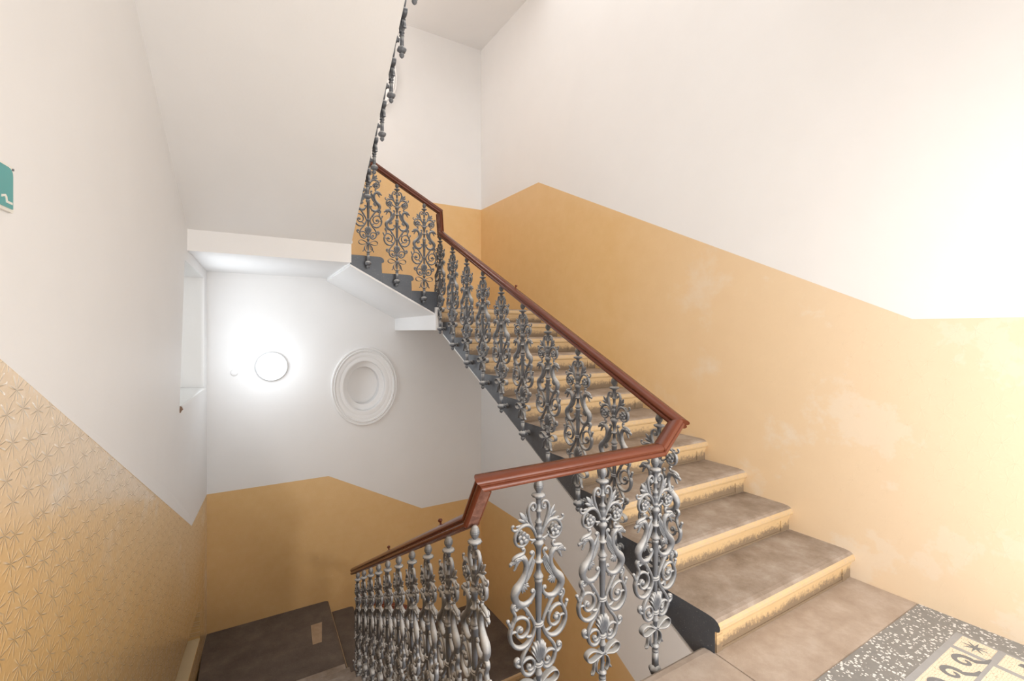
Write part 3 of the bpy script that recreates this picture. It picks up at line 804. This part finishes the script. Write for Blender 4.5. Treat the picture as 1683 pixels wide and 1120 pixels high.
def m_dragon(m):
    bm = bmesh.new()
    body = [(176, 655, 9), (146, 645, 11.5), (116, 664, 12), (102, 706, 11), (110, 764, 12), (143, 818, 15), (180, 856, 18), (196, 896, 16.5), (178, 942, 14), (134, 974, 12), (84, 970, 10), (52, 946, 8), (36, 916, 6.5), (44, 894, 6), (60, 898, 5.5)]
    sweep(bm, body, 11, 11.5, mir=m, sub=4, ns=10)
    ball(bm, 54, 903, 8, mir=m)
    # head: skull, snout, open beak, brow, crest
    sweep(bm, [(150, 650, 12), (182, 652, 13), (204, 664, 10), (224, 672, 7), (233, 688, 3)], 11, 11, mir=m, ns=10)
    sweep(bm, [(168, 664, 9), (184, 690, 7), (194, 714, 5), (204, 720, 3)], 8, 8, mir=m)
    ball(bm, 226, 674, 8, mir=m)
    for s in (-1, 1):
        ball(bm, 188, 650, 4.5, 10 * s, m); sweep(bm, [(206, 650, 3, 9 * s), (186, 638, 4, 11 * s), (160, 640, 4, 11 * s), (136, 656, 3, 10 * s)], 4, 4, mir=m)
    sweep(bm, [(214, 656, 5), (190, 634, 8), (156, 626, 9), (130, 622, 7.5), (118, 604, 6.5), (124, 586, 6), (136, 584, 5)], 7.5, 8, mir=m)
    ball(bm, 132, 588, 7.5, mir=m)
    petal(bm, (150, 636), (104, 646), 7, 5, 0, 0, m)
    # spine ridge along the neck, jagged leaf tail
    for (x, y) in ((98, 690), (90, 716), (94, 744), (104, 776)): petal(bm, (x + 10, y), (x - 6, y + 8), 5, 3, 0, 0, m)
    for a, b in (((150, 968), (150, 1000)), ((128, 978), (118, 1004)), ((100, 976), (84, 1000)), ((76, 966), (56, 984)), ((190, 925), (206, 950)), ((172, 950), (180, 985))):
        petal(bm, a, b, 8, 6, 0, 0, m)
    # wing
    sweep(bm, [(176, 862, 10), (140, 812, 13), (104, 752, 11), (72, 696, 8.5), (48, 660, 7), (42, 636, 6.5), (56, 624, 6), (70, 634, 5)], 10, 7, mir=m, sub=4)
    ball(bm, 60, 634, 8, mir=m)
    for o in (0, 1, 2):
        sweep(bm, [(128 - 8 * o, 822 + 6 * o, 4), (92 - 12 * o, 776 + 2 * o, 4), (60 - 11 * o, 716 - 2 * o, 3), (44 - 4 * o, 668 + 12 * o, 2)], 4, 8 - o, mir=m)
    for t in ((84, 840), (76, 862), (92, 880), (112, 892), (132, 896)):
        petal(bm, (136, 836), t, 7, 6, 0, 0, m)
    # stem from the tail into the band
    sweep(bm, [(150, 966, 9), (112, 1004, 9), (74, 1060, 8), (44, 1112, 7), (33, 1150, 7)], 8, 9, mir=m)
    petal(bm, (96, 1018), (96, 1062), 8, 5, 0, 0, m)
    return bm
def m_cscroll(m):
    bm = bmesh.new()
    sweep(bm, [(190, 978, 4), (197, 970, 4.5), (200, 984, 5), (186, 994, 5.5), (170, 983, 6), (172, 962, 6), (192, 952, 6.5), (212, 964, 6.5), (212, 990, 6.5), (192, 1026, 6.5), (200, 1066, 7), (223, 1108, 7.5), (233, 1150, 8), (223, 1200, 8), (192, 1242, 8),
               (146, 1264, 8), (98, 1255, 7.5), (60, 1222, 7), (38, 1182, 6.5), (30, 1150, 6)], 7, 11, mir=m, sub=4, sq=.8)
    sweep(bm, [(224, 1100, 6.5), (196, 1064, 6.5), (148, 1056, 6.5), (102, 1082, 6.5), (83, 1128, 6.5), (96, 1174, 6.5), (132, 1194, 6), (168, 1180, 6), (180, 1148, 5.5), (164, 1122, 5.5), (144, 1126, 5)], 6.5, 10, mir=m, sub=4, sq=.8)
    ball(bm, 148, 1142, 13, mir=m, sy=.9)
    sweep(bm, [(226, 1108, 6), (238, 1078, 6), (248, 1056, 5)], 6, 8, mir=m); ball(bm, 247, 1054, 8.5, mir=m)
    sweep(bm, [(44, 1205, 5), (76, 1212, 6), (104, 1198, 5), (116, 1180, 3.5)], 6, 8, mir=m)
    petal(bm, (90, 1100), (72, 1060), 6, 5, 0, 0, m)
    sweep(bm, [(178, 1146, 5), (205, 1140, 5), (230, 1146, 5)], 5, 7, mir=m)
    return bm
def m_lscroll(m):
    bm = bmesh.new()
    sweep(bm, [(28, 1150, 6), (46, 1210, 6.5), (82, 1266, 7), (120, 1314, 7), (141, 1362, 7.5), (139, 1410, 7.5), (116, 1454, 7.5), (78, 1474, 7), (44, 1460, 6.5), (28, 1425, 6)], 7, 10, mir=m, sub=4, sq=.8)
    sweep(bm, [(136, 1384, 6), (162, 1388, 6), (186, 1370, 6.5), (188, 1342, 6.5), (170, 1332, 6), (160, 1346, 5)], 6, 9, mir=m, sub=4)
    ball(bm, 173, 1350, 10.5, mir=m)
    sweep(bm, [(138, 1374, 6), (102, 1358, 6), (62, 1364, 6), (38, 1398, 6), (46, 1434, 5.5), (76, 1444, 5.5), (94, 1420, 5), (80, 1402, 5)], 6, 9, mir=m, sub=4, sq=.8)
    ball(bm, 75, 1416, 9, mir=m)
    return bm
def m_band(Y, hw):
    bm = bmesh.new()
    for dy in (-8, 8):
        z = (YT0 - Y - dy) * K; M = Matrix.Translation((0, 0, z)) @ Matrix.Diagonal((hw * K / .02, .85, 1, 1))
        bm_lathe(bm, [(.012, -.005), (.0185, -.0045), (.0205, 0), (.0185, .0045), (.012, .005)], 16, M)
    return bm
def m_shell():
    bm = bmesh.new(); n, mrows = 29, 7
    for s in (-1, 1):
        G = []
        for j in range(mrows):
            row = []
            for i in range(n):
                a = (i / (n - 1) - .5) * 2 * .62
                rib = math.cos(i / (n - 1) * 2 * PI * 7)
                r = 12 + (148 * (1 - .35 * (abs(a) / .62) ** 2) + 5 * rib) * j / (mrows - 1)
                y = s * (9 + 4 * math.sin(j / (mrows - 1) * PI * .8) + 2.2 * rib * j / (mrows - 1) - (5 if j == mrows - 1 else 0))
                row.append(bm.verts.new(U(r * math.sin(a) * .92, 1418 - r * math.cos(a), y * .001)))
            G.append(row)
        for j in range(mrows - 1):
            for i in range(n - 1):
                f = (G[j][i], G[j][i + 1], G[j + 1][i + 1], G[j + 1][i]); bm.faces.new(f if s == -1 else f[::-1])
        if s == -1: F = G
    B = G
    for j in range(mrows - 1):
        bm.faces.new((F[j][0], F[j + 1][0], B[j + 1][0], B[j][0])); bm.faces.new((F[j + 1][-1], F[j][-1], B[j][-1], B[j + 1][-1]))
    for i in range(n - 1):
        bm.faces.new((F[-1][i], F[-1][i + 1], B[-1][i + 1], B[-1][i])); bm.faces.new((F[0][i + 1], F[0][i], B[0][i], B[0][i + 1]))
    return bm
def m_bow():
    bm = bmesh.new()
    for m in (-1, 1):
        sweep(bm, [(14, 1560), (56, 1528), (106, 1508), (148, 1518), (162, 1546), (146, 1576), (104, 1586), (56, 1574), (14, 1562)], 3, 15, mir=m, sub=4, sq=.6)
        sweep(bm, [(14, 1574, 3), (48, 1600, 3.5), (64, 1642, 4), (56, 1684, 3.5), (36, 1708, 3)], 3, 9, y=-3, mir=m, sq=.7)
        sweep(bm, [(46, 1598, 3), (68, 1634, 4), (76, 1680, 4), (92, 1704, 4)], 3.5, 9, y=-8, mir=m, sq=.7)
        ball(bm, 92, 1704, 6, -8, m)
        sweep(bm, [(12, 1570, 3), (30, 1610, 4), (34, 1655, 3), (46, 1672, 3)], 3.5, 5, y=-15, mir=m)
    ball(bm, 0, 1560, 19, -6, 1, .95, .9)
    for m in (-1, 1):
        sweep(bm, [(8, 1545, 3), (18, 1560, 3), (8, 1576, 3)], 3, 3, y=-21, mir=m)
    return bm
PARTS = [('shaft', m_shaft()), ('finial', m_finial()), ('foot', m_foot()), ('bracket', m_bracket())]
for m in (1, -1):
    PARTS += [('volute', m_volute(m)), ('leaf', m_leaf(m)), ('rosette_scroll', m_rosette_scroll(m)), ('rosette', m_rosette(m)), ('dragon', m_dragon(m)), ('spiral_scroll', m_cscroll(m)), ('lower_scroll', m_lscroll(m))]
PARTS += [('clasp', m_band(1146, 40)), ('clasp', m_band(1428, 34)), ('shell', m_shell()), ('bow', m_bow())]
b0 = empty('baluster')
for nm, bm in PARTS:
    sharp = nm in ('bracket',)
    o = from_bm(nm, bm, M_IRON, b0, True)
bpy.context.view_layer.update()
B_KIDS = list(b0.children)
first = [True]
DROP = 0.145        # foot tip below the tread it serves
def place(x, y, ztread, rz, label, group, bracket_up=0.0):
    if first[0]: r = b0; first[0] = False
    else:
        r = b0.copy(); COL.objects.link(r)
        for c in B_KIDS:
            d = c.copy(); COL.objects.link(d); d.parent = r
            if bracket_up and c.name.startswith('bracket'): d.location.z += bracket_up
    r.location = (x, y, ztread - DROP); r.rotation_euler = (0, 0, rz)
    tag(r, label, 'baluster', group)
ORD = ['first', 'second', 'third', 'fourth', 'fifth', 'sixth', 'seventh', 'eighth', 'ninth', 'tenth', 'eleventh']
GX = [1.033, 1.381, 1.722]
for x, lab in zip(GX, ('pale grey dragon baluster of the landing balustrade, nearest the descending left flight', 'pale grey dragon baluster in the middle of the three on the landing edge', 'pale grey dragon baluster of the landing balustrade, nearest the right stair flight')):
    place(x, 1.56, 0.02, PI, lab, 'balusters along the landing edge')
for k in range(10):
    y = 1.718 + .3403 * k
    place(ir(y) - .06, y, (k + 1) * RR + .016 - .001 * k, -PI / 2 + .029, 'blue-grey dragon baluster of the right flight, %s up from the landing' % ORD[k], 'balusters of the rising right flight')
for k in range(10):
    y = 1.6836 + .3106 * k
    place(il(y) + .06, y, -(k + 1) * RLs, PI / 2 - .031, 'grey dragon baluster of the descending left flight, %s down from the landing' % ORD[k], 'balusters of the descending left flight')
for k, x in enumerate((1.655, 1.352, 1.051)):
    place(x, 4.786, L1 + (k + 1) * RS, 0, 'dark dragon baluster before the yellow back wall, %s from the right' % ('nearest one', 'middle of three', 'leftmost one')[k] if k != 0 else 'dark dragon baluster before the yellow back wall, rightmost of three', 'balusters of the upper short flight')
for k in range(2, 8):
    y = 4.21 - .302 * (k - 2); z = L2 + RLs * k + .012
    place(iu(y) + .047, y, z, PI / 2 - .031, 'dark baluster of the upper flight, only its foot showing, %s up beside the white soffit' % ORD[k - 2], 'balusters of the upper left flight', .06)
for k, x in enumerate((1.051, 1.352, 1.655)):
    place(x, 4.80, LB - (k + 1) * RS, 0, 'shadowed baluster of the lower short flight behind the left row, %s from the left' % ORD[k], 'balusters of the lower short flight')

# ------------------------------------------------------------------ handrail
HALF = [(0, .062), (.016, .0605), (.027, .055), (.034, .046), (.036, .038), (.0335, .0325), (.028, .030), (.0275, .0265), (.033, .0235), (.0365, .017), (.036, .009), (.031, .003), (.022, 0), (0, 0)]
PROF = [(-x, z) for x, z in HALF[::-1][1:]] + HALF[1:-1]
PROF = [(x, z) for x, z in HALF] + [(-x, z) for x, z in HALF[-2:0:-1]]
zl = lambda y: (-RLs + .965) - .5427 * (y - 1.6836)
zr = lambda y: (RR + .985) + .4975 * (y - 1.718)
zs = lambda x: (L1 + RS + .965) + (RS / TS) * (1.655 - x)
zu = lambda y: (L2 + 2 * RLs + .977) + .558 * (4.21 - y)
zd = lambda x: (LB - RS + .965) - (RS / TS) * (x - 1.051)
bl = lambda y: il(y) + .06
br = lambda y: ir(y) - .06
bu = lambda y: iu(y) + .06
LOW = [(1.84, 4.80, zd(1.84)), (.93, 4.80, zd(.93))]
PATH = [(bl(4.70), 4.70, zl(4.70)), (bl(1.71), 1.71, zl(1.71)), (.792, 1.563, .985), (1.757, 1.56, .985), (br(1.60), 1.60, zr(1.60)),
        (br(4.80), 4.80, zr(4.80)), (1.815, 4.786, zs(1.815)), (.93, 4.786, zs(.93)), (bu(4.55), 4.55, zu(4.55) + .02), (bu(2.3), 2.3, zu(2.3))]
hr = tag(empty('handrail', PATH[2]), 'glossy red-brown moulded wooden handrail running along all the balusters', 'handrail')
def build_rail(path, root):
    pv = [Vector(p) for p in path]; T = [(b - a).normalized() for a, b in zip(pv, pv[1:])]
    for i in range(len(pv) - 1):
        a, b, t = pv[i], pv[i + 1], T[i]
        side = t.cross(Vector((0, 0, 1))).normalized(); up = side.cross(t).normalized()
        na = t if i == 0 else (T[i - 1] + t).normalized(); nb = t if i == len(T) - 1 else (T[i + 1] + t).normalized()
        bm = bmesh.new(); R0, R1 = [], []
        for x, z in PROF:
            q = side * x + up * z
            ta = -(q.dot(na)) / t.dot(na); tb = -(q.dot(nb)) / t.dot(nb)
            ta = max(-.11, min(.11, ta)); tb = max(-.11, min(.11, tb))
            R0.append(bm.verts.new(a + q + t * ta)); R1.append(bm.verts.new(b + q + t * tb))
        k = len(PROF)
        for j in range(k):
            f = bm.faces.new((R0[j], R0[(j + 1) % k], R1[(j + 1) % k], R1[j]))
            f.material_index = 1 if PROF[j][1] < .002 and PROF[(j + 1) % k][1] < .002 else 0
        bm.faces.new(R0[::-1]); bm.faces.new(R1)
        o = from_bm('rail_section', bm, [M_RAIL, M_FLAKE], root)
        o.matrix_parent_inverse = Matrix.Translation(-root.location)
        for p in o.data.polygons: p.use_smooth = True
        o.data.set_sharp_from_angle(angle=math.radians(38))

build_rail(PATH, hr)
build_rail(LOW, tag(empty('handrail', LOW[0]), 'dark lower handrail half hidden behind the left row of balusters', 'handrail'))
# small turned studs that stop children sliding
def stud(p, up):
    bm = bmesh.new(); M = Matrix.Translation(Vector(p)) @ Vector((0, 0, 1)).rotation_difference(up).to_matrix().to_4x4()
    bm_lathe(bm, [(.014, -.006), (.015, 0), (.012, .004), (.005, .007), (.005, .016), (.010, .019), (.0115, .026), (.008, .032), (0, .034)], 14, M)
    o = from_bm('stud', bm, M_RAIL, hr, True); o.matrix_parent_inverse = Matrix.Translation(-Vector(PATH[2]))
for y in (2.10, 3.20): stud((bl(y), y, zl(y) + .068), Vector((0, .47, .88)))
stud((br(3.19), 3.19, zr(3.19) + .066), Vector((0, -.45, .89)))
